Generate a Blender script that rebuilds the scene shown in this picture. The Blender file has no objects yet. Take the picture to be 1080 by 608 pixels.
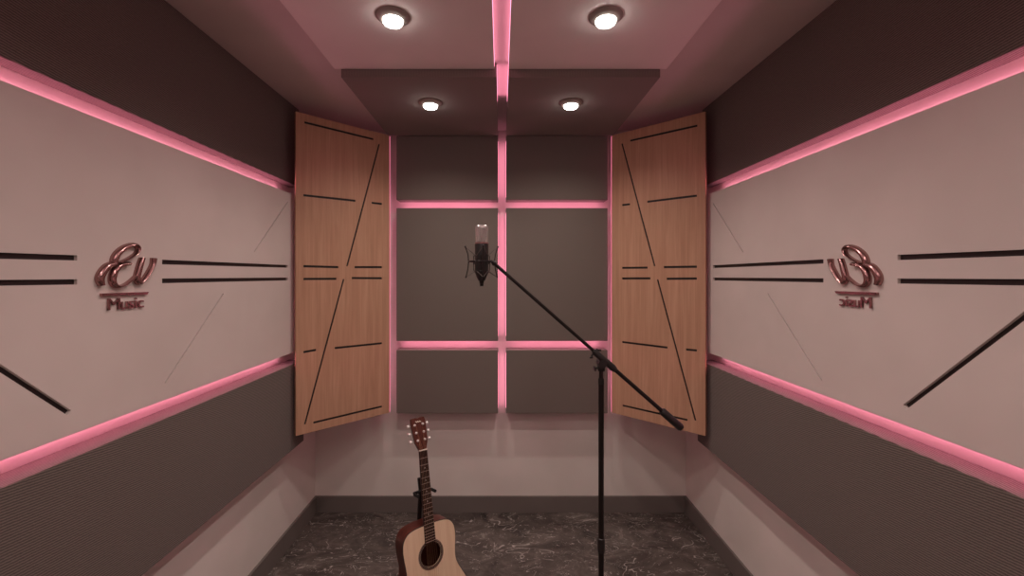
import bpy, bmesh, math, random
from mathutils import Vector, Matrix
random.seed(7)
PI = math.pi
scn = bpy.context.scene
COL = scn.collection

# ------------------------------------------------------------ camera, world, exposure
EYE = 1.72            # eye height
FP = 450.0            # focal length in pixels of a 1080 wide frame
cam_d = bpy.data.cameras.new('camera')
cam = bpy.data.objects.new('camera', cam_d); COL.objects.link(cam)
cam.location = (0, 0, EYE); cam.rotation_euler = (PI/2, 0, 0)
cam_d.sensor_width = 36.0; cam_d.lens = 36.0*FP/1080
cam_d.shift_x = 12/1080; cam_d.shift_y = -13/1080
cam_d.clip_start = 0.02
scn.camera = cam
w = bpy.data.worlds.new('world'); scn.world = w; w.use_nodes = True
w.node_tree.nodes['Background'].inputs[0].default_value = (0, 0, 0, 1)
w.node_tree.nodes['Background'].inputs[1].default_value = 0
vs = scn.view_settings
scn.display_settings.display_device = 'sRGB'
vs.view_transform = 'Standard'; vs.look = 'None'; vs.gamma = 1; vs.use_curve_mapping = False
vs.exposure = 0.0
SPOT_W = 27.0                       # every downlight
SPOT_COL = (1.0, 0.85, 0.77)
LENS_STRENGTH = 20.0
LED_COL = (1.0, 0.28, 0.44)
LED_STRENGTH = 14.0

# ------------------------------------------------------------ pixel -> place helpers (metric results)
VX, VY = 528.0, 291.0
def on_y(px, py, Y): return Vector(((px-VX)*Y/FP, Y, EYE-(py-VY)*Y/FP))
def on_x(px, py, X):
    Y = abs(X)*FP/abs(px-VX)
    return Vector((X, Y, EYE-(py-VY)*Y/FP))

# ------------------------------------------------------------ materials
def lin(c):
    return tuple(((v/255)/12.92 if v/255 <= .04045 else ((v/255+.055)/1.055)**2.4) for v in c) + (1,)
def mat(name, color, rough=.6, metal=0, spec=.5):
    m = bpy.data.materials.new(name); m.use_nodes = True
    b = m.node_tree.nodes['Principled BSDF']
    b.inputs['Base Color'].default_value = lin(color)
    b.inputs['Roughness'].default_value = rough
    b.inputs['Metallic'].default_value = metal
    b.inputs['Specular IOR Level'].default_value = spec
    return m
class NT:
    def __init__(s, m):
        s.m = m; s.t = m.node_tree; s.b = s.t.nodes['Principled BSDF']
    def n(s, typ, **kw):
        x = s.t.nodes.new(typ)
        for k, v in kw.items(): setattr(x, k, v)
        return x
    def l(s, a, b): s.t.links.new(a, b)
    def ramp(s, fac, stops):
        r = s.n('ShaderNodeValToRGB'); e = r.color_ramp.elements
        while len(e) < len(stops): e.new(.5)
        for i, (p, c) in enumerate(stops):
            e[i].position = p; e[i].color = c if len(c) == 4 else lin(c)
        s.l(fac, r.inputs[0]); return r.outputs[0]
    def coords(s, scale=(1,1,1), rot=(0,0,0), kind='Object'):
        tc = s.n('ShaderNodeTexCoord'); mp = s.n('ShaderNodeMapping')
        mp.inputs['Scale'].default_value = scale; mp.inputs['Rotation'].default_value = rot
        s.l(tc.outputs[kind], mp.inputs[0]); return mp.outputs[0]
    def noise(s, vec, scale, detail=4, rough=.55, dist=0):
        x = s.n('ShaderNodeTexNoise'); x.inputs['Scale'].default_value = scale
        x.inputs['Detail'].default_value = detail; x.inputs['Roughness'].default_value = rough
        x.inputs['Distortion'].default_value = dist
        if vec is not None: s.l(vec, x.inputs['Vector'])
        return x.outputs['Fac']
    def bump(s, h, strength=.3, dist=.01):
        b = s.n('ShaderNodeBump'); b.inputs['Strength'].default_value = strength
        b.inputs['Distance'].default_value = dist
        s.l(h, b.inputs['Height']); s.l(b.outputs[0], s.b.inputs['Normal'])
    def math(s, op, a, b=None):
        x = s.n('ShaderNodeMath', operation=op)
        for i, v in enumerate((a, b)):
            if v is None: continue
            if isinstance(v, (int, float)): x.inputs[i].default_value = v
            else: s.l(v, x.inputs[i])
        return x.outputs[0]

def paint(name, c, var=5, rough=.75):
    m = mat(name, c, rough, spec=.25); t = NT(m)
    v = t.coords()
    n = t.noise(v, 2.2, 3)
    c0 = tuple(max(0, x-var) for x in c); c1 = tuple(min(255, x+var) for x in c)
    t.l(t.ramp(n, [(.3, c0), (.7, c1)]), t.b.inputs['Base Color'])
    t.bump(t.noise(v, 260, 2), .06, .002)
    return m
def fabric(name, dark, light, rot, period, bands='X'):
    m = mat(name, light, .95, spec=.1); t = NT(m)
    v = t.coords(rot=rot)
    wv = t.n('ShaderNodeTexWave', wave_type='BANDS', bands_direction=bands, wave_profile='SIN')
    wv.inputs['Scale'].default_value = .314/period; wv.inputs['Distortion'].default_value = 1.2
    wv.inputs['Detail'].default_value = 1; wv.inputs['Detail Scale'].default_value = 2.5
    t.l(v, wv.inputs['Vector'])
    fine = t.noise(t.coords(), 420, 2, .6)
    mix = t.math('ADD', t.math('MULTIPLY', wv.outputs['Fac'], .6), t.math('MULTIPLY', fine, .4))
    t.l(t.ramp(mix, [(.15, dark), (.85, light)]), t.b.inputs['Base Color'])
    t.b.inputs['Sheen Weight'].default_value = .15
    t.bump(mix, .25, .003)
    return m
def wood(name, dark, mid, light, rough=.5, axis=2, sc=1.0):
    m = mat(name, mid, rough, spec=.3); t = NT(m)
    s = [22*sc]*3; s[axis] = 1.1*sc
    v = t.coords(scale=s)
    n = t.noise(v, 1.6, 5, .6, .6)
    s2 = [150*sc]*3; s2[axis] = 3.0*sc
    f = t.noise(t.coords(scale=s2), 1.0, 3, .6)
    mix = t.math('ADD', t.math('MULTIPLY', n, .6), t.math('MULTIPLY', f, .4))
    t.l(t.ramp(mix, [(.32, dark), (.5, mid), (.66, light)]), t.b.inputs['Base Color'])
    t.bump(f, .12, .001)
    return m
def emit(name, color, strength):
    m = bpy.data.materials.new(name); m.use_nodes = True; t = m.node_tree
    t.nodes.remove(t.nodes['Principled BSDF'])
    e = t.nodes.new('ShaderNodeEmission'); e.inputs[0].default_value = (*color, 1); e.inputs[1].default_value = strength
    t.links.new(e.outputs[0], t.nodes['Material Output'].inputs[0]); return m
def stone_floor():
    m = mat('dark_marble', (70, 62, 60), .36, spec=.5); t = NT(m)
    v = t.coords(scale=(.62, 1, 1))
    warp = t.n('ShaderNodeTexNoise'); warp.inputs['Scale'].default_value = 3.5; warp.inputs['Detail'].default_value = 2
    t.l(v, warp.inputs['Vector'])
    va = t.n('ShaderNodeVectorMath', operation='MULTIPLY_ADD')
    t.l(warp.outputs['Color'], va.inputs[0]); va.inputs[1].default_value = (.30, .30, .30); t.l(v, va.inputs[2])
    base = t.noise(va.outputs[0], 7, 8, .68, .8)
    bc = t.ramp(base, [(.28, (50, 44, 42)), (.52, (88, 79, 75)), (.76, (128, 118, 112))])
    # thin pale veins where a warped noise crosses its middle
    def vein(scale, width, thr):
        n = t.noise(va.outputs[0], scale, 3, .5, .9)
        d = t.math('ABSOLUTE', t.math('SUBTRACT', n, .5))
        line = t.math('LESS_THAN', d, width)
        gate = t.math('GREATER_THAN', t.noise(v, scale*1.3, 3), thr)
        return t.math('MULTIPLY', line, gate)
    ve = t.math('MAXIMUM', t.math('MAXIMUM', vein(4.5, .0032, .50), vein(11.0, .0038, .52)), vein(24.0, .0050, .54))
    mx = t.n('ShaderNodeMix', data_type='RGBA')
    t.l(t.math('MULTIPLY', ve, .62), mx.inputs['Factor']); t.l(bc, mx.inputs[6]); mx.inputs[7].default_value = lin((206, 196, 190))
    t.l(mx.outputs[2], t.b.inputs['Base Color'])
    t.l(t.ramp(base, [(.3, (90, 90, 90, )), (.7, (150, 150, 150))]), t.b.inputs['Roughness'])
    t.bump(t.noise(va.outputs[0], 14, 6, .65, 1.0), .28, .008)
    return m

M = {}
M['wall'] = paint('white_wall_paint', (228, 219, 213))
M['ceil'] = paint('ceiling_paint', (205, 195, 190))
M['ceil_panel'] = paint('pale_ceiling_board', (232, 222, 218))
M['ceil_dark'] = fabric('dark_ceiling_fabric', (116, 105, 99), (134, 123, 117), (0, 0, .6), .006)
M['white_panel'] = paint('pale_wall_panel', (214, 200, 195))
M['fab_side'] = fabric('twill_fabric', (78, 69, 65), (128, 116, 110), (math.radians(7), math.radians(35), 0), .006, 'Z')
M['fab_back'] = fabric('grey_brown_fabric', (106, 97, 91), (126, 116, 110), (0, math.radians(40), 0), .006)
M['base'] = paint('dark_baseboard', (116, 107, 103), 3, .55)
M['floor'] = stone_floor()
M['oak'] = wood('oak_veneer', (178, 134, 108), (192, 148, 121), (203, 160, 133), .5)
M['slot'] = mat('dark_slot', (26, 21, 21), .6)
M['groove'] = mat('dark_groove', (44, 33, 34), .45)
M['led'] = emit('pink_led', LED_COL, LED_STRENGTH)
M['led_soft'] = emit('pink_led_soft', LED_COL, LED_STRENGTH*.25)
M['led_profile'] = emit('pink_led_profile', (1.0, .22, .36), 1.0)
M['lens'] = emit('lamp_lens', (1.0, .93, .88), LENS_STRENGTH)
M['bezel'] = mat('brushed_bezel', (150, 140, 132), .45, 0)
M['black'] = mat('black_metal', (40, 34, 33), .3, .5)
M['blackplastic'] = mat('black_plastic', (36, 31, 31), .45)
M['rubber'] = mat('black_rubber', (18, 16, 16), .8)
M['chrome'] = mat('chrome', (215, 210, 208), .18, 1)
M['sign'] = mat('dark_rose_metal', (168, 128, 126), .22, .92)
M['spruce'] = wood('spruce_top', (222, 190, 158), (230, 202, 171), (236, 211, 182), .4, 2, 1.6)
M['mahogany'] = wood('mahogany', (66, 31, 25), (82, 41, 33), (98, 51, 41), .35, 2, 1.2)
M['rosewood'] = wood('rosewood', (38, 26, 24), (50, 34, 30), (62, 43, 38), .45, 2, 2)
M['cream'] = mat('cream_bone', (236, 226, 212), .4)
M['binding'] = mat('dark_binding', (40, 26, 24), .4)
M['pearl'] = mat('pearl_white', (226, 216, 212), .3, .2)
M['cord'] = mat('grey_cord', (92, 82, 78), .7)
M['string'] = mat('bronze_string', (205, 170, 140), .3, 1)
M['fret'] = mat('fret_wire', (220, 200, 185), .3, .9)
M['soundhole'] = mat('rosette_band', (92, 74, 68), .5)

# ------------------------------------------------------------ mesh helpers
def link(name, bm, m, parent=None, loc=(0,0,0), smooth=False):
    me = bpy.data.meshes.new(name)
    bmesh.ops.recalc_face_normals(bm, faces=bm.faces[:])
    bm.to_mesh(me); bm.free()
    if smooth:
        for p in me.polygons: p.use_smooth = True
        try: me.set_sharp_from_angle(angle=math.radians(40))
        except Exception: pass
    o = bpy.data.objects.new(name, me); COL.objects.link(o)
    me.materials.append(m); o.location = loc
    if parent: o.parent = parent
    return o
def tag(o, label=None, cat=None, group=None, kind=None):
    if label: o['label'] = label
    if cat: o['category'] = cat
    if group: o['group'] = group
    if kind: o['kind'] = kind
    return o
def thing(name, label, cat, loc=(0,0,0), rot=(0,0,0), group=None):
    o = bpy.data.objects.new(name, None); COL.objects.link(o)
    o.empty_display_size = .1; o.location = loc; o.rotation_euler = rot
    return tag(o, label, cat, group)
def box(bm, a, b, bev=0):
    a = Vector(a); b = Vector(b)
    c = (a+b)/2; s = b-a
    r = bmesh.ops.create_cube(bm, size=1, matrix=Matrix.Translation(c) @ Matrix.Diagonal((abs(s.x), abs(s.y), abs(s.z), 1)))
    if bev:
        es = list({e for v in r['verts'] for e in v.link_edges})
        bmesh.ops.bevel(bm, geom=es, offset=bev, segments=2, affect='EDGES', profile=.5)
def B(a, b, bev=0):
    bm = bmesh.new(); box(bm, a, b, bev); return bm
def tube(bm, pts, r, seg=12, caps=True):
    """round tube through pts; r is a number or a list"""
    pts = [Vector(p) for p in pts]; n = len(pts)
    rs = r if isinstance(r, (list, tuple)) else [r]*n
    up = None; rings = []
    for i in range(n):
        d = (pts[min(i+1, n-1)]-pts[max(i-1, 0)]).normalized()
        if up is None:
            up = Vector((0,0,1)) if abs(d.z) < .9 else Vector((1,0,0))
        s = d.cross(up).normalized(); u = s.cross(d).normalized(); up = u
        rings.append([bm.verts.new(pts[i]+(s*math.cos(k*2*PI/seg)+u*math.sin(k*2*PI/seg))*rs[i]) for k in range(seg)])
    for a, b in zip(rings, rings[1:]):
        for k in range(seg): bm.faces.new((a[k], a[(k+1)%seg], b[(k+1)%seg], b[k]))
    if caps:
        bm.faces.new(rings[0]); bm.faces.new(rings[-1])
def T(pts, r, seg=12, caps=True):
    bm = bmesh.new(); tube(bm, pts, r, seg, caps); return bm
def lathe(prof, seg=32, axis_loc=(0,0,0)):
    """profile of (r, z) turned about z"""
    bm = bmesh.new(); rings = []
    o = Vector(axis_loc)
    for r, z in prof:
        if r < 1e-6: rings.append([bm.verts.new(o+Vector((0,0,z)))])
        else: rings.append([bm.verts.new(o+Vector((r*math.cos(k*2*PI/seg), r*math.sin(k*2*PI/seg), z))) for k in range(seg)])
    for a, b in zip(rings, rings[1:]):
        if len(a) == 1 and len(b) == 1: continue
        for k in range(seg):
            k2 = (k+1) % seg
            if len(a) == 1: bm.faces.new((a[0], b[k], b[k2]))
            elif len(b) == 1: bm.faces.new((a[k], a[k2], b[0]))
            else: bm.faces.new((a[k], a[k2], b[k2], b[k]))
    return bm
def prism(poly, a, b, fn):
    """closed 2-D polygon swept from depth a to depth b; fn(u, v, w) -> point"""
    bm = bmesh.new()
    lo = [bm.verts.new(fn(u, v, a)) for u, v in poly]; hi = [bm.verts.new(fn(u, v, b)) for u, v in poly]
    n = len(poly)
    bm.faces.new(lo); bm.faces.new(hi)
    for i in range(n): bm.faces.new((lo[i], lo[(i+1)%n], hi[(i+1)%n], hi[i]))
    return bm
def smooth_line(pts, n=8):
    pts = [tuple(p) for p in pts]; out = []
    for i in range(len(pts)-1):
        p0 = pts[max(i-1, 0)]; p1 = pts[i]; p2 = pts[i+1]; p3 = pts[min(i+2, len(pts)-1)]
        for k in range(n):
            t = k/n
            out.append(tuple(.5*((2*b)+(-a+c)*t+(2*a-5*b+4*c-d)*t*t+(-a+3*b-3*c+d)*t**3) for a, b, c, d in zip(p0, p1, p2, p3)))
    out.append(pts[-1]); return out
def cut(o, bms):
    """carve the given solids out of a mesh object (result stored in its own mesh)"""
    allb = bmesh.new()
    for b in bms:
        me = bpy.data.meshes.new('t'); bmesh.ops.recalc_face_normals(b, faces=b.faces[:]); b.to_mesh(me); b.free(); allb.from_mesh(me); bpy.data.meshes.remove(me)
    me = bpy.data.meshes.new('t'); allb.to_mesh(me); allb.free()
    c = bpy.data.objects.new('t', me); COL.objects.link(c); c.parent = o.parent
    md = o.modifiers.new('cut', 'BOOLEAN'); md.operation = 'DIFFERENCE'; md.object = c; md.solver = 'EXACT'
    md.use_self = True
    dg = bpy.context.evaluated_depsgraph_get()
    new = bpy.data.meshes.new_from_object(o.evaluated_get(dg))
    o.modifiers.clear(); old = o.data; o.data = new; new.name = old.name
    bpy.data.objects.remove(c); bpy.data.meshes.remove(me)

# ------------------------------------------------------------ the room
XW = 1.35; YB = 3.107; YR = -1.40; ZC = 2.777
def struct(name, bm, m, label=None):
    return tag(link(name, bm, m), label, kind='structure')
struct('floor', B((-XW-.1, YR-.1, -.1), (XW+.1, YB+.1, 0)), M['floor'])
struct('ceiling', B((-XW-.1, YR-.1, ZC), (XW+.1, YB+.1, ZC+.1)), M['ceil'])
struct('wall_left', B((-XW-.1, YR, 0), (-XW, YB, ZC)), M['wall'])
struct('wall_right', B((XW, YR, 0), (XW+.1, YB, ZC)), M['wall'])
struct('wall_back', B((-XW-.1, YB, 0), (XW+.1, YB+.1, ZC)), M['wall'])
struct('wall_front', B((-XW-.1, YR-.1, 0), (XW+.1, YR, ZC)), M['wall'])
BH = .118; BT = .014
struct('baseboard_left', B((-XW, YR, 0), (-XW+BT, YB, BH), .002), M['base'])
struct('baseboard_right', B((XW-BT, YR, 0), (XW, YB, BH), .002), M['base'])
struct('baseboard_back', B((-XW+BT, YB-BT, 0), (XW-BT, YB, BH), .002), M['base'])

# ------------------------------------------------------------ side walls
PY0, PY1, PYF = -1.30, 2.59, 2.72         # run of the side panels (pale, fabric)
XWP = 1.255                    # pale panel face
XFU, XFL = 1.285, 1.255        # fabric faces, upper and lower
ZU = 2.285; ZWT, ZWB = 2.212, 1.254; ZLT, ZLB = 1.185, .668
def side_bm(s, x0, x1, y0, y1, z0, z1, bev=.003):
    return B((min(s*x0, s*x1), y0, z0), (max(s*x0, s*x1), y1, z1), bev)
for s, nm in ((-1, 'left'), (1, 'right')):
    t = link('fabric_panel', side_bm(s, XFU, XW, PY0, PYF, ZU, ZC), M['fab_side'])
    tag(t, f'long dark fabric acoustic panel along the top of the {nm} wall', 'acoustic panel', 'long fabric panels on the side walls')
    t = link('fabric_panel', side_bm(s, XFL, XW, PY0, PYF, ZLB, ZLT), M['fab_side'])
    tag(t, f'long grey-brown fabric acoustic panel on the {nm} wall below the pink light', 'acoustic panel', 'long fabric panels on the side walls')

def bar_quad(s, e1, e2, over=0):
    """e1, e2 = (px, y_top, y_bottom) ends of a bar on the side wall -> 4 points (Y, Z)"""
    out = []
    for px, yt, yb in (e1, e2):
        a = on_x(px, yt, s*XWP); b = on_x(px, yb, s*XWP); out.append(((a.y, a.z), (b.y, b.z)))
    return [out[0][0], out[0][1], out[1][1], out[1][0]]
def line_quad(s, p, q, wid, rnd=False):
    a = on_x(*p, s*XWP); b = on_x(*q, s*XWP)
    A = Vector((a.y, a.z)); Bv = Vector((b.y, b.z)); d = (Bv-A).normalized(); n = Vector((-d.y, d.x))*wid/2
    return [tuple(A+n), tuple(A-n), tuple(Bv-n), tuple(Bv+n)]
def extend(q, y):
    """carry a bar on straight until depth y (past the frame)"""
    (a, b, c, d) = q
    def ex(p, r): k = (y-p[0])/(r[0]-p[0]); return (y, p[1]+(r[1]-p[1])*k)
    return [ex(d, a), ex(c, b), c, d]
bars = {-1: [], 1: []}
bars[-1].append(extend(bar_quad(-1, (4, 266.6, 273.3), (81.5, 269.5, 275)), .35))
bars[-1].append(extend(bar_quad(-1, (4, 295.4, 301.6), (81.5, 294.8, 300.4)), .35))
bars[-1].append(bar_quad(-1, (171, 274, 279), (303.5, 279.8, 282.6)))
bars[-1].append(bar_quad(-1, (171, 294, 299), (303.5, 293, 296)))
bars[-1].append(extend(line_quad(-1, (2, 389.8), (73, 435.8), .0155), .62))
bars[-1].append(line_quad(-1, (303.5, 213), (268, 266), .0062))
bars[-1].append(line_quad(-1, (235.5, 310), (174, 404.5), .0062))
bars[1].append(extend(bar_quad(1, (1075, 263.6, 270.2), (946.6, 269, 274.6)), .35))
bars[1].append(extend(bar_quad(1, (1075, 294.6, 301.4), (946.6, 294, 299.4)), .35))
bars[1].append(bar_quad(1, (868.5, 273.6, 278.2), (752, 280, 283)))
bars[1].append(bar_quad(1, (868.5, 293.8, 298.2), (752, 293, 296)))
bars[1].append(extend(line_quad(1, (1075, 337.5), (954.5, 429.5), .0155), .62))
bars[1].append(line_quad(1, (752, 214.5), (783.6, 266), .0062))
bars[1].append(line_quad(1, (809.7, 309.6), (866.5, 401.5), .0062))
for s, nm in ((-1, 'left'), (1, 'right')):
    root = thing('wall_panel', f'large pale wall panel with dark grooves, edged in pink light on the {nm} wall', 'wall panel', (s*XW, .65, ZWB))
    inv = Vector((s*XW, .65, ZWB))
    bm = side_bm(s, XWP, XW, PY0, PY1, ZWB, ZWT, .002)
    bmesh.ops.translate(bm, verts=bm.verts[:], vec=-inv)
    p = link('panel_board', bm, M['white_panel'], root)
    fn = lambda u, v, x: Vector((s*x, u, v))-inv
    cut(p, [prism(q, XWP-.01, XWP+.014, fn) for q in bars[s]])
    for q in bars[s]:
        link('groove_inlay', prism(q, XWP+.010, XWP+.014, fn), M['groove'], root)
    # led tape tucked on the top, bottom and far edge, near the wall
    x0, x1 = 1.326, 1.338
    for z, dz in ((ZWT, .004), (ZWB, -.004)):
        b = side_bm(s, x0, x1, PY0, PY1-.01, min(z, z+dz), max(z, z+dz), 0)
        bmesh.ops.translate(b, verts=b.verts[:], vec=-inv); link('led_strip', b, M['led'], root)

# script sign, drawn on the left wall and repeated as its mirror image on the right wall
def zpt(zx, zy):
    p = on_x(80+zx/6.08, 240+zy/6.08, -XWP); return (p.y, p.z)
def stroke(pts, n=7):
    """pts = (zx, zy, width in zoom px) -> polygon of the brush stroke in (Y, Z)"""
    L = smooth_line(pts, n); a = []; b = []
    for i, (x, y, wd) in enumerate(L):
        x0, y0, _ = L[max(i-1, 0)]; x1, y1, _ = L[min(i+1, len(L)-1)]
        d = math.hypot(x1-x0, y1-y0) or 1; nx, ny = -(y1-y0)/d, (x1-x0)/d
        a.append(zpt(x+nx*wd/2, y+ny*wd/2)); b.append(zpt(x-nx*wd/2, y-ny*wd/2))
    return a, b
def stroke_bm(pts, fn, d0, d1):
    """brush stroke with a domed face"""
    a, b = stroke(pts); bm = bmesh.new(); n = len(a); K = 6
    rows = []
    for (u0, v0), (u1, v1) in zip(a, b):
        sec = [bm.verts.new(fn(u0, v0, d0))]
        for k in range(K+1):
            t = k/K; d = d0+(d1-d0)*(.45+.55*math.sin(PI*t)**.7)
            sec.append(bm.verts.new(fn(u0+(u1-u0)*t, v0+(v1-v0)*t, d)))
        sec.append(bm.verts.new(fn(u1, v1, d0))); rows.append(sec)
    for p, q in zip(rows, rows[1:]):
        for k in range(len(p)-1): bm.faces.new((p[k], p[k+1], q[k+1], q[k]))
        bm.faces.new((p[0], p[-1], q[-1], q[0]))
    bm.faces.new(rows[0]); bm.faces.new(rows[-1])
    return bm
E_TOP = [(330,232,26),(296,236,30),(262,250,34),(236,282,38),(222,325,40),(228,362,34),(256,380,22),(300,368,14),(340,338,10),(368,312,9)]
E_LOOP = [(262,228,14),(330,196,13),(375,165,17),(386,132,20),(360,110,24),(305,128,34),(258,165,40),(236,205,42),(234,232,34)]
E_TAIL = [(236,232,34),(190,252,44),(158,290,50),(142,330,50),(152,372,34)]
V_LET = [(413,196,24),(402,232,30),(390,276,32),(380,318,32),(384,348,30),(400,356,22),(430,328,24),(458,284,24),(480,238,22),(488,198,30)]
def text_mesh(ch, size, extrude):
    cu = bpy.data.curves.new('t', 'FONT'); cu.body = ch; cu.size = size; cu.extrude = extrude; cu.resolution_u = 4; cu.offset = 0
    o = bpy.data.objects.new('t', cu); COL.objects.link(o)
    bpy.context.view_layer.update()
    me = bpy.data.meshes.new_from_object(o.evaluated_get(bpy.context.evaluated_depsgraph_get()))
    bm = bmesh.new(); bm.from_mesh(me)
    bpy.data.objects.remove(o); bpy.data.curves.remove(cu); bpy.data.meshes.remove(me); return bm
for s, nm, dy in ((-1, 'left', 0), (1, 'right', .08)):
    c = Vector((s*XWP, zpt(300, 400)[0]+dy, zpt(300, 400)[1]))
    lab = ('raised dark rose metal script sign reading forwards on the left wall panel' if s < 0 else
           'raised dark rose metal script sign reading backwards on the right wall panel')
    root = thing('wall_sign', lab, 'sign', c, (0, 0, 0))
    fn = lambda u, v, d: Vector((s*(XWP-d), u+dy, v))-c
    bm = bmesh.new()
    for st, d in ((E_TOP, .018), (E_LOOP, .0176), (E_TAIL, .0172)):
        b = stroke_bm(st, fn, 0.0, d); me = bpy.data.meshes.new('t'); b.to_mesh(me); b.free(); bm.from_mesh(me); bpy.data.meshes.remove(me)
    link('script_letter', bm, M['sign'], root, smooth=True)
    link('script_letter', stroke_bm(V_LET, fn, 0.0, .018), M['sign'], root, smooth=True)
    q = [zpt(152, 424), zpt(152, 442), zpt(445, 430), zpt(455, 414)]
    link('underline_bar', prism(q, 0, .008, fn), M['sign'], root)
    y0, z0 = zpt(197, 532); y1 = zpt(425, 520)[0]
    word = 'Music'; x = 0; glyphs = []
    for ch in word:
        b = text_mesh(ch, 1, .05)
        xs = [v.co.x for v in b.verts]; wd = max(xs)-min(xs)
        glyphs.append((b, min(xs), wd, x)); x += wd+.07
    total = x-.07; k = (y1-y0)/total; hk = (zpt(210, 455)[1]-z0)/.70
    for b, mn, wd, off in glyphs:
        for v in b.verts:
            v.co = fn(y0+(v.co.x-mn+off)*k, z0+v.co.y*hk, .001+(v.co.z+.05)/.1*.006)
        link('small_letter', b, M['sign'], root)

# ------------------------------------------------------------ back wall: six fabric panels with lit gaps
YF = 3.0
GX = .0100                                    # centre of the vertical gap
xs = [(-.733, GX-.028), (GX+.028, .753)]
zs = [('upper', EYE-(211-VY)*YF/FP, 2.706), ('middle', EYE-(360-VY)*YF/FP, EYE-(219.5-VY)*YF/FP), ('lower', EYE-(436.5-VY)*YF/FP, EYE-(369.5-VY)*YF/FP)]
for i, (x0, x1) in enumerate(xs):
    for j, (nm, z0, z1) in enumerate(zs):
        sd = ('left', 'right')[i]
        kind = {'upper': 'short dark fabric panel under the ceiling', 'middle': 'large square fabric panel at mid height', 'lower': 'short fabric panel in the bottom row'}[nm]
        root = thing('fabric_panel', f'{kind}, {sd} of the pink gap on the back wall', 'acoustic panel', ((x0+x1)/2, YB, z0), group='fabric panels on the back wall')
        c = Vector(root.location)
        bm = B(Vector((x0, YF, z0))-c, Vector((x1, YB-.001, z1))-c, .004)
        link('fabric_board', bm, M['fab_back'], root)
        ya, yb = 3.050, 3.066
        def tape(a, b): link('led_strip', B(Vector(a)-c, Vector(b)-c), M['led'], root)
        m = .03
        e = x1 if i == 0 else x0; sg = 1 if i == 0 else -1      # tape on the edge along the middle gap
        link('led_strip', B(Vector((min(e, e+sg*.0008), 3.030, z0+m))-c, Vector((max(e, e+sg*.0008), 3.075, z1-m))-c), M['led_soft'], root)
        if nm == 'middle':
            tape((x0+m, ya+.004, z0-.004), (x1-m, yb, z0)); tape((x0+m, ya+.004, z1), (x1-m, yb, z1+.004))

# ------------------------------------------------------------ hinged-looking oak panels across the corners
OA, OB = Vector((1.22, 2.542)), Vector((.775, 2.98))      # outer, inner edge (right side)
OZ0, OZ1 = .763, 2.700
slotsL = [((321,129),(394,147)), ((400,152),(366,281)), ((320,206),(375,212)), ((392,214),(403,215.3)), ((320,281),(357,282)),
          ((374,282),(403,282)), ((320,294.5),(355,294.3)), ((371,293.5),(403,293.7)), ((362.5,294.5),(321.5,448)), ((320,371.8),(333.5,369.4)),
          ((353,367.5),(403,362.3)), ((330.5,446.3),(403,429))]
slotsR = [((735.5,132.5),(664.5,148.5)), ((656,151.5),(690.5,281)), ((735,206.5),(682.5,213)), ((664.5,215.5),(656,216.5)), ((735,281.5),(700,282)),
          ((683,282.5),(656,282.8)), ((735,294),(703,294.3)), ((686,293.8),(656,294)), ((693.5,295),(733.5,444)), ((735,370),(723.5,369)),
          ((704,367),(656,361)), ((725,443.5),(656.5,428))]
for s, nm, slots in ((-1, 'left', slotsL), (1, 'right', slotsR)):
    A = Vector((s*OA.x, OA.y)); Bv = Vector((s*OB.x, OB.y)); d = (Bv-A); W = d.length; d.normalize()
    n = Vector((-d.y, d.x))
    if n.y > 0: n = -n                             # towards the room
    mid = (A+Bv)/2
    ang = math.atan2(d.y, d.x) if s < 0 else math.atan2(-d.y, -d.x)
    root = thing('wooden_panel', f'tall oak panel with black slots set across the {nm} back corner', 'wooden panel', (mid.x, mid.y, OZ0), (0, 0, ang))
    dirx = Vector((math.cos(ang), math.sin(ang)))
    TH = .022
    # local x along the width, local -y towards the room
    board = link('panel_board', B((-W/2, 0, 0), (W/2, TH, OZ1-OZ0), .0015), M['oak'], root)
    def hit(px, py):
        rx = (px-VX)/FP
        den = (n.x*rx+n.y); tt = n.dot(mid)/den
        P = Vector((rx*tt, tt)); return Vector(((P-mid).dot(dirx), EYE-(py-VY)*tt/FP-OZ0))
    fn = lambda u, v, y: Vector((u, y, v))
    quads = []
    for p, q in slots:
        a = hit(*p); b = hit(*q); e = (b-a).normalized(); m = Vector((-e.y, e.x))*(.0052 if abs(e.x) < .8 else .0068)
        quads.append([tuple(a+m), tuple(a-m), tuple(b-m), tuple(b+m)])
    cut(board, [prism(q, -.01, .010, fn) for q in quads])
    for q in quads: link('slot_inlay', prism(q, .005, .010, fn), M['slot'], root)
    link('led_strip', B((W/2 if s < 0 else -W/2-.005, .002, .004), (W/2+.005 if s < 0 else -W/2, TH-.002, OZ1-OZ0-.004)), M['led_profile'], root)
    xe = W/2-.035 if s < 0 else -W/2+.030
    link('led_strip', B((xe, TH, .03), (xe+.005, TH+.0015, OZ1-OZ0-.35)), M['led'], root)
    for z in (.45, 1.5):
        link('mounting_bracket', B((-.02, TH, z), (.02, .44, z+.05)), M['black'], root)

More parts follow.
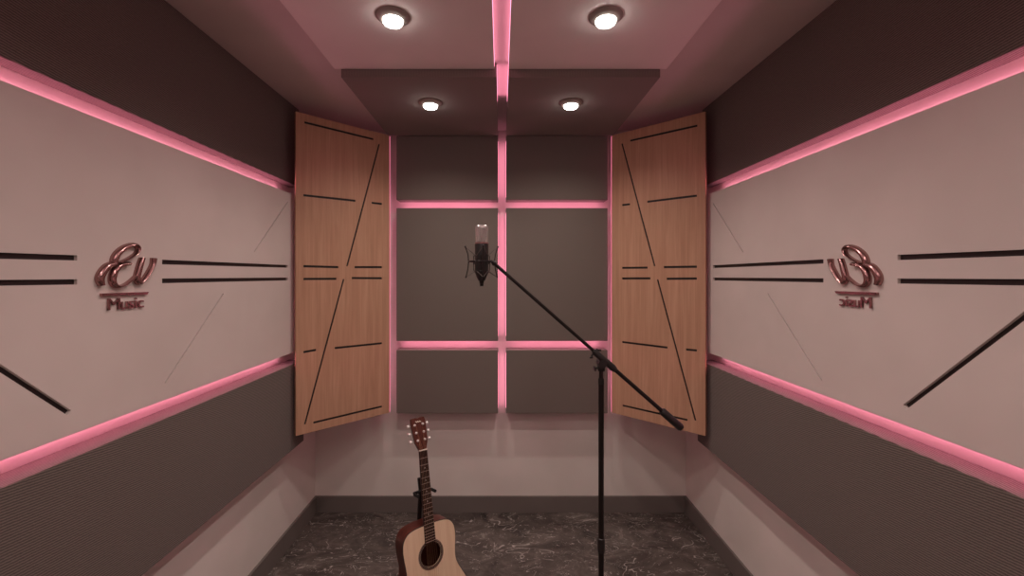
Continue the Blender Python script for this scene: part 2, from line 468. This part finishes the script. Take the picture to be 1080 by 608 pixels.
# ------------------------------------------------------------ ceiling panels and their lit gap
ZL = 2.745; ZD = 2.707
GC = .004
for i, sd in ((-1, 'left'), (1, 'right')):
    x0, x1 = (-.8225, GC-.035) if i < 0 else (GC+.035, .8225)
    root = thing('ceiling_panel', f'smooth pale ceiling board {sd} of the pink light line', 'ceiling panel', ((x0+x1)/2, .5, ZC))
    c = Vector(root.location)
    link('panel_board', B(Vector((x0, -1.3, ZL))-c, Vector((x1, 2.115, ZC))-c, .001), M['ceil_panel'], root)
    e = x1 if i < 0 else x0
    link('led_strip', B(Vector((min(e, e-i*.0008), -1.3, ZL+.006))-c, Vector((max(e, e-i*.0008), 2.10, ZL+.030))-c), M['led_soft'], root)
    x0, x1 = (-.793, GX-.029) if i < 0 else (GX+.029, .793)
    root = thing('ceiling_panel', f'dark fabric ceiling board over the back wall, {sd} of the pink light line', 'ceiling panel', ((x0+x1)/2, 2.56, ZC))
    c = Vector(root.location)
    link('panel_board', B(Vector((x0, 2.120, ZD))-c, Vector((x1, 3.0, ZC))-c, .001), M['ceil_dark'], root)
    e = x1 if i < 0 else x0
    link('led_strip', B(Vector((min(e, e-i*.0008), 2.13, ZD+.034))-c, Vector((max(e, e-i*.0008), 2.50, ZD+.066))-c), M['led_soft'], root)

# ------------------------------------------------------------ recessed downlights
def downlight(x, y, z, label):
    root = thing('downlight', label, 'ceiling light', (x, y, z), group='round downlights in the ceiling')
    link('bezel', lathe([(.060, 0), (.066, 0), (.067, -.003), (.065, -.006), (.044, -.0185), (.041, -.0190), (.040, -.016), (.040, 0)], 40), M['bezel'], root, smooth=True)
    link('lens', lathe([(.0385, -.0150), (.0385, -.0260), (.036, -.0300), (.026, -.0330), (0, -.0345)], 32), M['lens'], root, smooth=True)
    ld = bpy.data.lights.new('downlight_lamp', 'SPOT'); ld.energy = SPOT_W; ld.color = SPOT_COL
    ld.spot_size = math.radians(150); ld.spot_blend = 1.0; ld.shadow_soft_size = .03
    lo = bpy.data.objects.new('downlight_lamp', ld); COL.objects.link(lo); lo.parent = root; lo.location = (0, 0, -.040)
downlight(-.425, 1.683, ZL, 'bright round downlight in the pale ceiling board, left of the pink line')
downlight(.415, 1.683, ZL, 'bright round downlight in the pale ceiling board, right of the pink line')
downlight(-.400, 2.430, ZD, 'bright round downlight in the dark ceiling board, left of the pink line')
downlight(.400, 2.430, ZD, 'bright round downlight in the dark ceiling board, right of the pink line')
for yy, nm in ((.70, 'just above the viewer'), (-.45, 'at the room front behind the viewer')):
    downlight(-.42, yy, ZL, f'round downlight in the left pale ceiling board, {nm}')
    downlight(.42, yy, ZL, f'round downlight in the right pale ceiling board, {nm}')

# ------------------------------------------------------------ microphone on its boom stand
MY = 1.80
def mp(px, py, dy=0): return on_y(px, py, MY)+Vector((0, dy, 0))
px0 = mp(634, 388)
PX = px0.x
st = thing('microphone_stand', 'black boom microphone stand standing on the dark floor right of the guitar', 'microphone stand', (PX, MY, 0))
def sl(p): return Vector(p)-Vector((PX, MY, 0))
zt = mp(634, 402).z; zk = mp(634, 575).z
link('upper_tube', T([(0,0,zk), (0,0,mp(634,390).z)], .0092, 16), M['black'], st, smooth=True)
link('lower_tube', T([(0,0,.09), (0,0,zt)], .0115, 16), M['black'], st, smooth=True)
link('clutch', lathe([(.0116, zk-.03), (.0145, zk-.028), (.0155, zk+.0), (.0145, zk+.028), (.0116, zk+.03)], 20), M['blackplastic'], st, smooth=True)
link('height_collar', lathe([(.0093, zt+.012), (.0122, zt+.010), (.0128, zt-.012), (.0116, zt-.014)], 20), M['blackplastic'], st, smooth=True)
link('base_hub', lathe([(0, .06), (.022, .06), (.026, .075), (.026, .105), (.018, .125), (.0116, .128)], 20), M['blackplastic'], st, smooth=True)
for k in range(3):
    a = k*2*PI/3+PI/6
    lg = link('leg', T([(.02*math.cos(a), .02*math.sin(a), .085), (.17*math.cos(a), .17*math.sin(a), .048), (.30*math.cos(a), .30*math.sin(a), .014)], .008, 10), M['black'], st, smooth=True)
    link('rubber_foot', T([(.285*math.cos(a), .285*math.sin(a), .016), (.315*math.cos(a), .315*math.sin(a), .0125)], .0125, 10), M['rubber'], lg, smooth=True)
b0 = mp(520.5, 277.5, -.016); b1 = mp(717, 450.5, -.016)
bd = (b1-b0).normalized(); BL = (b1-b0).length
def bt(t): return sl(b0+bd*BL*t)
def frac(px): return (px-520.5)/(717-520.5)
boom = link('boom_arm', T([bt(.0150), bt(frac(628)), bt(frac(629)), bt(frac(698))], [.0072, .0072, .0088, .0088], 14), M['black'], st, smooth=True)
link('counterweight', T([bt(frac(696)), bt(frac(697.5)), bt(frac(715.5)), bt(1)], [.012, .0165, .0165, .013], 18), M['blackplastic'], st, smooth=True)
link('boom_sleeve', T([bt(frac(625)), bt(frac(627)), bt(frac(645)), bt(frac(648))], [.010, .0135, .0145, .011], 18), M['blackplastic'], st, smooth=True)
# pivot block with its wing knobs
bm = bmesh.new()
pv = sl(mp(634, 384)); 
tube(bm, [pv+Vector((0, -.03, .004)), pv+Vector((0, .022, .004))], .017, 20)
box(bm, pv+Vector((-.014, -.014, -.03)), pv+Vector((.014, .014, .004)), .003)
link('pivot_block', bm, M['blackplastic'], st, smooth=True)
bm = bmesh.new()
k0 = sl(mp(629, 389))
tube(bm, [pv+Vector((-.012, 0, -.016)), k0+Vector((-.006, 0, .0))], .0045, 10)
box(bm, k0+Vector((-.010, -.016, -.009)), k0+Vector((-.004, .016, .009)), .002)
link('pivot_knob', bm, M['blackplastic'], st)
bm = bmesh.new()
k1 = sl(mp(627.5, 372, -.016)); sd = Vector((-bd.z, 0, bd.x)); 
tube(bm, [k1+sd*.018-bd*.006, k1-sd*.022-bd*.006], .004, 10)
box(bm, k1-sd*.024+Vector((-.010, -.004, -.004)), k1-sd*.024+Vector((.004, .004, .004)), .001)
box(bm, k1+sd*.016+Vector((-.008, -.004, -.004)), k1+sd*.016+Vector((.012, .004, .004)), .001)
link('sleeve_clip', bm, M['blackplastic'], st)

MX = 508.0
mc = mp(MX, 276)                                   # centre of the shock-mount ring
mic = thing('microphone', 'large black studio condenser microphone with a silver mesh head, held in the spider mount', 'microphone', mc)
def mz(py): return mp(MX, py).z-mc.z
R = .0288
link('microphone_body', lathe([(R*.96, mz(257.5)), (R, mz(258.5)), (R, mz(287)), (R*.93, mz(288.5)), (R*.55, mz(295.5)), (R*.40, mz(296.5)), (.0, mz(296.5))], 36), M['blackplastic'], mic, smooth=True)
link('connector', lathe([(.0095, mz(296.4)), (.0095, mz(299)), (.0075, mz(299.3)), (.0075, mz(302)), (0, mz(302.2))], 20), M['black'], mic, smooth=True)
link('trim_ring', lathe([(R*.90, mz(255.9)), (R*1.0, mz(256)), (R*1.0, mz(257.5)), (R*.9, mz(257.6))], 36), mat('rose_trim', (170, 130, 130), .3, .8), mic, smooth=True)
# woven head: a glossy half see-through mesh over the capsule
mm = mat('wire_mesh', (205, 195, 192), .25, .5); t = NT(mm)
tr = t.n('ShaderNodeBsdfTransparent'); mixs = t.n('ShaderNodeMixShader')
lw = t.n('ShaderNodeLayerWeight'); lw.inputs['Blend'].default_value = .35
fac = t.math('ADD', t.math('MULTIPLY', lw.outputs['Facing'], .4), .5)
t.l(fac, mixs.inputs[0]); t.l(tr.outputs[0], mixs.inputs[1]); t.l(t.b.outputs[0], mixs.inputs[2])
t.l(mixs.outputs[0], t.t.nodes['Material Output'].inputs[0])
zt0, zt1 = mz(256), mz(237.8)
hd = link('mesh_head', lathe([(R*.93, zt0), (R*.95, zt0+.004), (R*.95, zt1-.014), (R*.90, zt1-.006), (R*.76, zt1-.0015), (R*.5, zt1), (0, zt1)], 36), mm, mic, smooth=True)
bm = bmesh.new()
for k in range(4):
    a = k*PI/2+PI/4
    tube(bm, [(R*.965*math.cos(a), R*.965*math.sin(a), zt0), (R*.965*math.cos(a), R*.965*math.sin(a), zt1-.012), (R*.7*math.cos(a), R*.7*math.sin(a), zt1-.0005)], .0013, 6)
link('head_frame', bm, M['chrome'], mic, smooth=True)
bm = T([(0, -.006, (zt0+zt1)/2+.006), (0, .006, (zt0+zt1)/2+.006)], .015, 28)
tube(bm, [(0, 0, zt0), (0, 0, (zt0+zt1)/2-.007)], .0035, 10)
link('capsule', bm, M['chrome'], mic, smooth=True)

mt = thing('shock_mount', 'black spider shock mount with thin crossed cords around the microphone', 'shock mount', mc)
RR = .055
ring = bmesh.new()
tube(ring, [(RR*math.cos(k*2*PI/40), RR*math.sin(k*2*PI/40), 0) for k in range(41)], .0028, 8, False)
link('outer_ring', ring, M['black'], mt, smooth=True)
inner = bmesh.new()
for zz in (.024, -.040):
    tube(inner, [(.034*math.cos(k*2*PI/36), .034*math.sin(k*2*PI/36), zz) for k in range(37)], .0016, 8, False)
for k in range(4):
    a = k*PI/2
    tube(inner, [(.034*math.cos(a), .034*math.sin(a), .024), (.034*math.cos(a), .034*math.sin(a), -.040)], .0016, 6)
    tube(inner, [(.034*math.cos(a), .034*math.sin(a), -.008), (R*1.003*math.cos(a), R*1.003*math.sin(a), -.008)], .004, 6)
link('inner_cradle', inner, M['black'], mt, smooth=True)
tips = []
for k in range(4):
    a = k*PI/2+math.radians(8); ca, sa = math.cos(a), math.sin(a)
    up = Vector((.069*ca, .069*sa, .062)); dn = Vector((.066*ca, .066*sa, -.066))
    bm = T([dn, Vector((.058*ca, .058*sa, -.03)), Vector((RR*ca, RR*sa, 0)), Vector((.058*ca, .058*sa, .03)), up], [.0026, .0022, .0026, .0022, .0026], 8)
    bmesh.ops.create_uvsphere(bm, u_segments=10, v_segments=6, radius=.0042, matrix=Matrix.Translation(up))
    bmesh.ops.create_uvsphere(bm, u_segments=10, v_segments=6, radius=.0042, matrix=Matrix.Translation(dn))
    link('prong', bm, M['black'], mt, smooth=True); tips.append((a, up, dn))
for a, up, dn in tips:
    for da in (-PI/4, PI/4):
        for tip, zz in ((up, .024), (dn, -.040)):
            q = Vector((.034*math.cos(a+da), .034*math.sin(a+da), zz))
            link('elastic_cord', T([tip, q], .0012, 6), M['cord'], mt)
bm = bmesh.new()
tipb = b0-mc
tube(bm, [Vector((RR*.72, -.040, 0)), tipb+bd*.012], .006, 10)
bmesh.ops.create_uvsphere(bm, u_segments=14, v_segments=8, radius=.0105, matrix=Matrix.Translation(tipb+bd*.004))
link('swivel_joint', bm, M['blackplastic'], mt, smooth=True)

# ------------------------------------------------------------ acoustic guitar on its stand
G = .93
YAW = math.radians(36); LEAN = math.radians(11)
GB = Vector((-.292, 1.97, .068))                     # lowest point of the body front
guitar = thing('acoustic_guitar', 'acoustic guitar with pale top and dark sides leaning on its stand', 'guitar', GB)
guitar.rotation_mode = 'XYZ'
guitar.rotation_euler = (Matrix.Rotation(YAW, 3, 'Z') @ Matrix.Rotation(-LEAN, 3, 'X')).to_euler('XYZ')
BD = .100*G                                          # body depth
half = [(0, 0), (.055, .001), (.100, .012), (.150, .042), (.186, .085), (.199, .130), (.192, .180), (.168, .228), (.146, .270), (.137, .305),
        (.138, .340), (.144, .385), (.1465, .425), (.140, .462), (.118, .490), (.085, .502), (.045, .506), (0, .507)]
hs = [(x*G, z*G) for x, z in smooth_line(half, 5)]
outline = hs + [(-x, z) for x, z in hs[-2:0:-1]]
HZ = .362*G; HR = .055*G
# open box: back and sides, seen dark through the sound hole
bm = bmesh.new()
f = [bm.verts.new((x, .002, z)) for x, z in outline]; bk = [bm.verts.new((x*.995, BD, z)) for x, z in outline]
n = len(outline)
for i in range(n): bm.faces.new((f[i], f[(i+1)%n], bk[(i+1)%n], bk[i]))
bm.faces.new(bk)
link('body', bm, M['mahogany'], guitar, smooth=True)
bm = bmesh.new()
ov = [bm.verts.new((x, -.001, z)) for x, z in outline]
hv = [bm.verts.new((HR*math.cos(k*2*PI/40), -.001, HZ+HR*math.sin(k*2*PI/40))) for k in range(40)]
ee = [bm.edges.new((l[i], l[(i+1)%len(l)])) for l in (ov, hv) for i in range(len(l))]
bmesh.ops.triangle_fill(bm, edges=ee, use_beauty=True)
r = bmesh.ops.extrude_face_region(bm, geom=bm.faces[:])
bmesh.ops.translate(bm, verts=[e for e in r['geom'] if isinstance(e, bmesh.types.BMVert)], vec=(0, .003, 0))
top = link('soundboard', bm, M['spruce'], guitar)
def annulus(r0, r1, y0, y1):
    bm = bmesh.new(); seg = 48
    L = [[bm.verts.new((rr*math.cos(k*2*PI/seg), yy, HZ+rr*math.sin(k*2*PI/seg))) for k in range(seg)] for rr, yy in ((r0, y0), (r1, y0), (r1, y1), (r0, y1))]
    for a in range(4):
        for k in range(seg): bm.faces.new((L[a][k], L[a][(k+1)%seg], L[(a+1)%4][(k+1)%seg], L[(a+1)%4][k]))
    return bm
link('rosette', annulus(HR+.0002, HR+.0035, -.0018, -.0008), M['binding'], top)
link('rosette', annulus(HR+.0045, HR+.0105, -.0018, -.0008), M['soundhole'], top)
link('rosette', annulus(HR+.0115, HR+.0135, -.0018, -.0008), M['binding'], top)
bm = bmesh.new()
tube(bm, [(x*1.002, .0005, z) for x, z in outline]+[(outline[0][0], .0005, outline[0][1])], .0021, 6, False)
link('binding', bm, M['binding'], guitar, smooth=True)
ZN = (.507+.362)*G                                   # nut
ZFB = HZ+HR+.002                                     # lower end of the fingerboard
def neck_w(z): return (.0215+(.0275-.0215)*(ZN-z)/(ZN-.507*G))*G
# neck
bm = bmesh.new(); rows = []
for z in (.500*G, .52*G, .56*G, ZN-.03, ZN):
    wn = neck_w(z); dp = .024 if z > .54*G else (.05 if z < .51*G else .033)
    rows.append([bm.verts.new((wn*math.cos(a), .001+dp*math.sin(a)*.9, z)) for a in [PI*k/10 for k in range(11)]])
for a, b in zip(rows, rows[1:]):
    for k in range(10): bm.faces.new((a[k], a[k+1], b[k+1], b[k]))
    bm.faces.new((a[0], a[-1], b[-1], b[0]))
bm.faces.new(rows[0]); bm.faces.new(rows[-1])
link('neck', bm, M['mahogany'], guitar, smooth=True)
# fingerboard
FT = -.0075
fb = bmesh.new()
w0, w1 = neck_w(ZFB), neck_w(ZN)
vv = [fb.verts.new(p) for p in ((-w0, FT, ZFB), (w0, FT, ZFB), (w1, FT, ZN), (-w1, FT, ZN), (-w0, -.0012, ZFB), (w0, -.0012, ZFB), (w1, -.0012, ZN), (-w1, -.0012, ZN))]
for q in ((0,1,2,3), (4,5,6,7), (0,1,5,4), (1,2,6,5), (2,3,7,6), (3,0,4,7)): fb.faces.new([vv[i] for i in q])
fbo = link('fingerboard', fb, M['rosewood'], guitar)
SC = (ZN-ZFB)/(1-2**(-20.6/12))
for k in range(1, 21):
    z = ZN-SC*(1-2**(-k/12)); wn = neck_w(z)
    link('fret', T([(-wn, FT-.0004, z), (wn, FT-.0004, z)], .0011, 6), M['fret'], fbo)
for k in (3, 5, 7, 9, 12):
    z = ZN-SC*(1-(2**(-k/12)+2**(-(k-1)/12))/2)
    link('position_dot', T([(0, FT+.001, z), (0, FT-.0003, z)], .0028, 12), M['cream'], fbo)
link('nut', B((-w1, FT-.0025, ZN), (w1, .002, ZN+.005), .0006), M['cream'], guitar)
# headstock, tilted back
HA = math.radians(13)
def hp(x, y, z): 
    return Vector((x, y*math.cos(HA)+z*math.sin(HA)-.001, ZN+.004+z*math.cos(HA)-y*math.sin(HA)))
hl = [(.0205, 0), (.025, .016), (.0315, .04), (.0345, .09), (.0365, .140), (.0335, .158)]
hl = [(x*G*(1+.14*min(1, z/.04)), z*.96) for x, z in hl]
poly = hl+[(.012, .154), (0, .150), (-.012, .154)]+[(-x, z) for x, z in hl[::-1]]
link('headstock', prism(poly, -.003, .012, lambda u, v, d: hp(u, d, v)), M['mahogany'], guitar)
bm = bmesh.new()
tube(bm, [hp(-.015+.03*k/14, -.0032, .1335+.003*math.sin(k*1.3)) for k in range(15)], .0016, 6)
link('headstock_inlay', bm, M['cream'], guitar)
for sx in (-1, 1):
    for k in range(3):
        z = .045+.037*k; xp = (.0195+.002*k)*G
        bm = T([hp(sx*xp, .001, z), hp(sx*xp, -.013, z)], [.0036, .0030], 12)
        tube(bm, [hp(sx*xp, -.003, z), hp(sx*xp, -.0048, z)], .0062, 14)
        tube(bm, [hp(sx*xp, .0135, z), hp(sx*.048, .0135, z)], .0026, 8)
        box(bm, hp(sx*xp-.006, .012, z-.008), hp(sx*xp+.006, .018, z+.008), .001)
        tube(bm, [hp(sx*.043, .0135, z), hp(sx*.046, .0135, z), hp(sx*.055, .0135, z), hp(sx*.058, .0135, z)], [.0045, .0085, .0085, .0045], 12)
        link('tuning_peg', bm, M['pearl'], guitar, smooth=True)
# bridge, saddle, pins, strings
ZB = .165*G
link('bridge', B((-.080*G, -.010, ZB-.016), (.080*G, -.0011, ZB+.014), .003), M['rosewood'], guitar)
link('saddle', B((-.037*G, -.0135, ZB+.004), (.037*G, -.0095, ZB+.007), .0005), M['cream'], guitar)
for k in range(6):
    u = (k-2.5)/2.5
    link('bridge_pin', T([(u*.029*G, -.0095, ZB-.006), (u*.029*G, -.0135, ZB-.006)], [.0022, .003], 10), M['cream'], guitar)
    sx = -1 if k < 3 else 1; kk = (k if k < 3 else 5-k)
    z = .045+.037*kk; xp = sx*(.0195+.002*kk)*G
    link('string', T([(u*.029*G, -.0115, ZB-.006), (u*.029*G, -.0140, ZB+.0055), (u*.0172*G, FT-.0032, ZN+.0025), hp(xp-sx*.003, -.008, z)], .00075-.00006*k, 5), M['string'], guitar)

# guitar stand: tripod, upright with a neck yoke, two padded cradle arms
Rg = guitar.rotation_euler.to_matrix()
def gw(x, y, z): return GB+Rg @ Vector((x, y, z))
back_dir = Vector((-math.sin(YAW), math.cos(YAW), 0)); side = Vector((math.cos(YAW), math.sin(YAW), 0))
foot = GB+back_dir*.20; foot.z = 0
gs = thing('guitar_stand', 'black tubular guitar stand behind the acoustic guitar', 'guitar stand', foot)
def gl(p): return Vector(p)-foot
zy = .655*G                                          # yoke height along the neck
yk = gw(.006, .055, zy); ytop = gw(.004, .060, zy+.055)
low = gw(-.010, BD+.035, .10)
link('upright', T([gl(low), gl(gw(.004, .058, .45*G)+back_dir*.068), gl(yk+back_dir*.018), gl(ytop+back_dir*.012)], [.0115, .0115, .0115, .0115], 14), M['black'], gs, smooth=True)
bm = bmesh.new()
ctr = gw(0, .052, zy)
cl = Vector(ctr)
ux = Rg @ Vector((1,0,0)); uy = Rg @ Vector((0,1,0)); uz = Rg @ Vector((0,0,1))
tube(bm, [gl(cl-ux*.045-uy*.060), gl(cl-ux*.045-uy*.02), gl(cl-ux*.040), gl(cl), gl(cl+ux*.040), gl(cl+ux*.045-uy*.02), gl(cl+ux*.045-uy*.060)], .0075, 10)
link('neck_yoke', bm, M['rubber'], gs, smooth=True)
hub = gl(low)
link('hub', T([hub+Vector((0,0,-.035)), hub+Vector((0,0,.035))], .018, 16), M['blackplastic'], gs, smooth=True)
for ang in (PI/2, PI/2+2*PI/3, PI/2-2*PI/3):
    d = back_dir*math.sin(ang)+side*math.cos(ang)
    e = Vector((hub.x, hub.y, 0))+d*.24+Vector((0,0,.012))
    lg = link('leg', T([hub+Vector((0,0,-.01)), hub+d*.06+Vector((0,0,-.015)), e], .009, 10), M['black'], gs, smooth=True)
    link('rubber_foot', T([e-d*.02+Vector((0,0,.004)), e+d*.014], .012, 10), M['rubber'], lg, smooth=True)
for sx in (-1, 1):
    a = gw(sx*.10, BD+.02, .012-.018); b = gw(sx*.10, -.03, .010-.020); c = gw(sx*.10, -.034, .03)
    lg = link('cradle_arm', T([hub, gl(a), gl(b), gl(c)], .0085, 10), M['black'], gs, smooth=True)
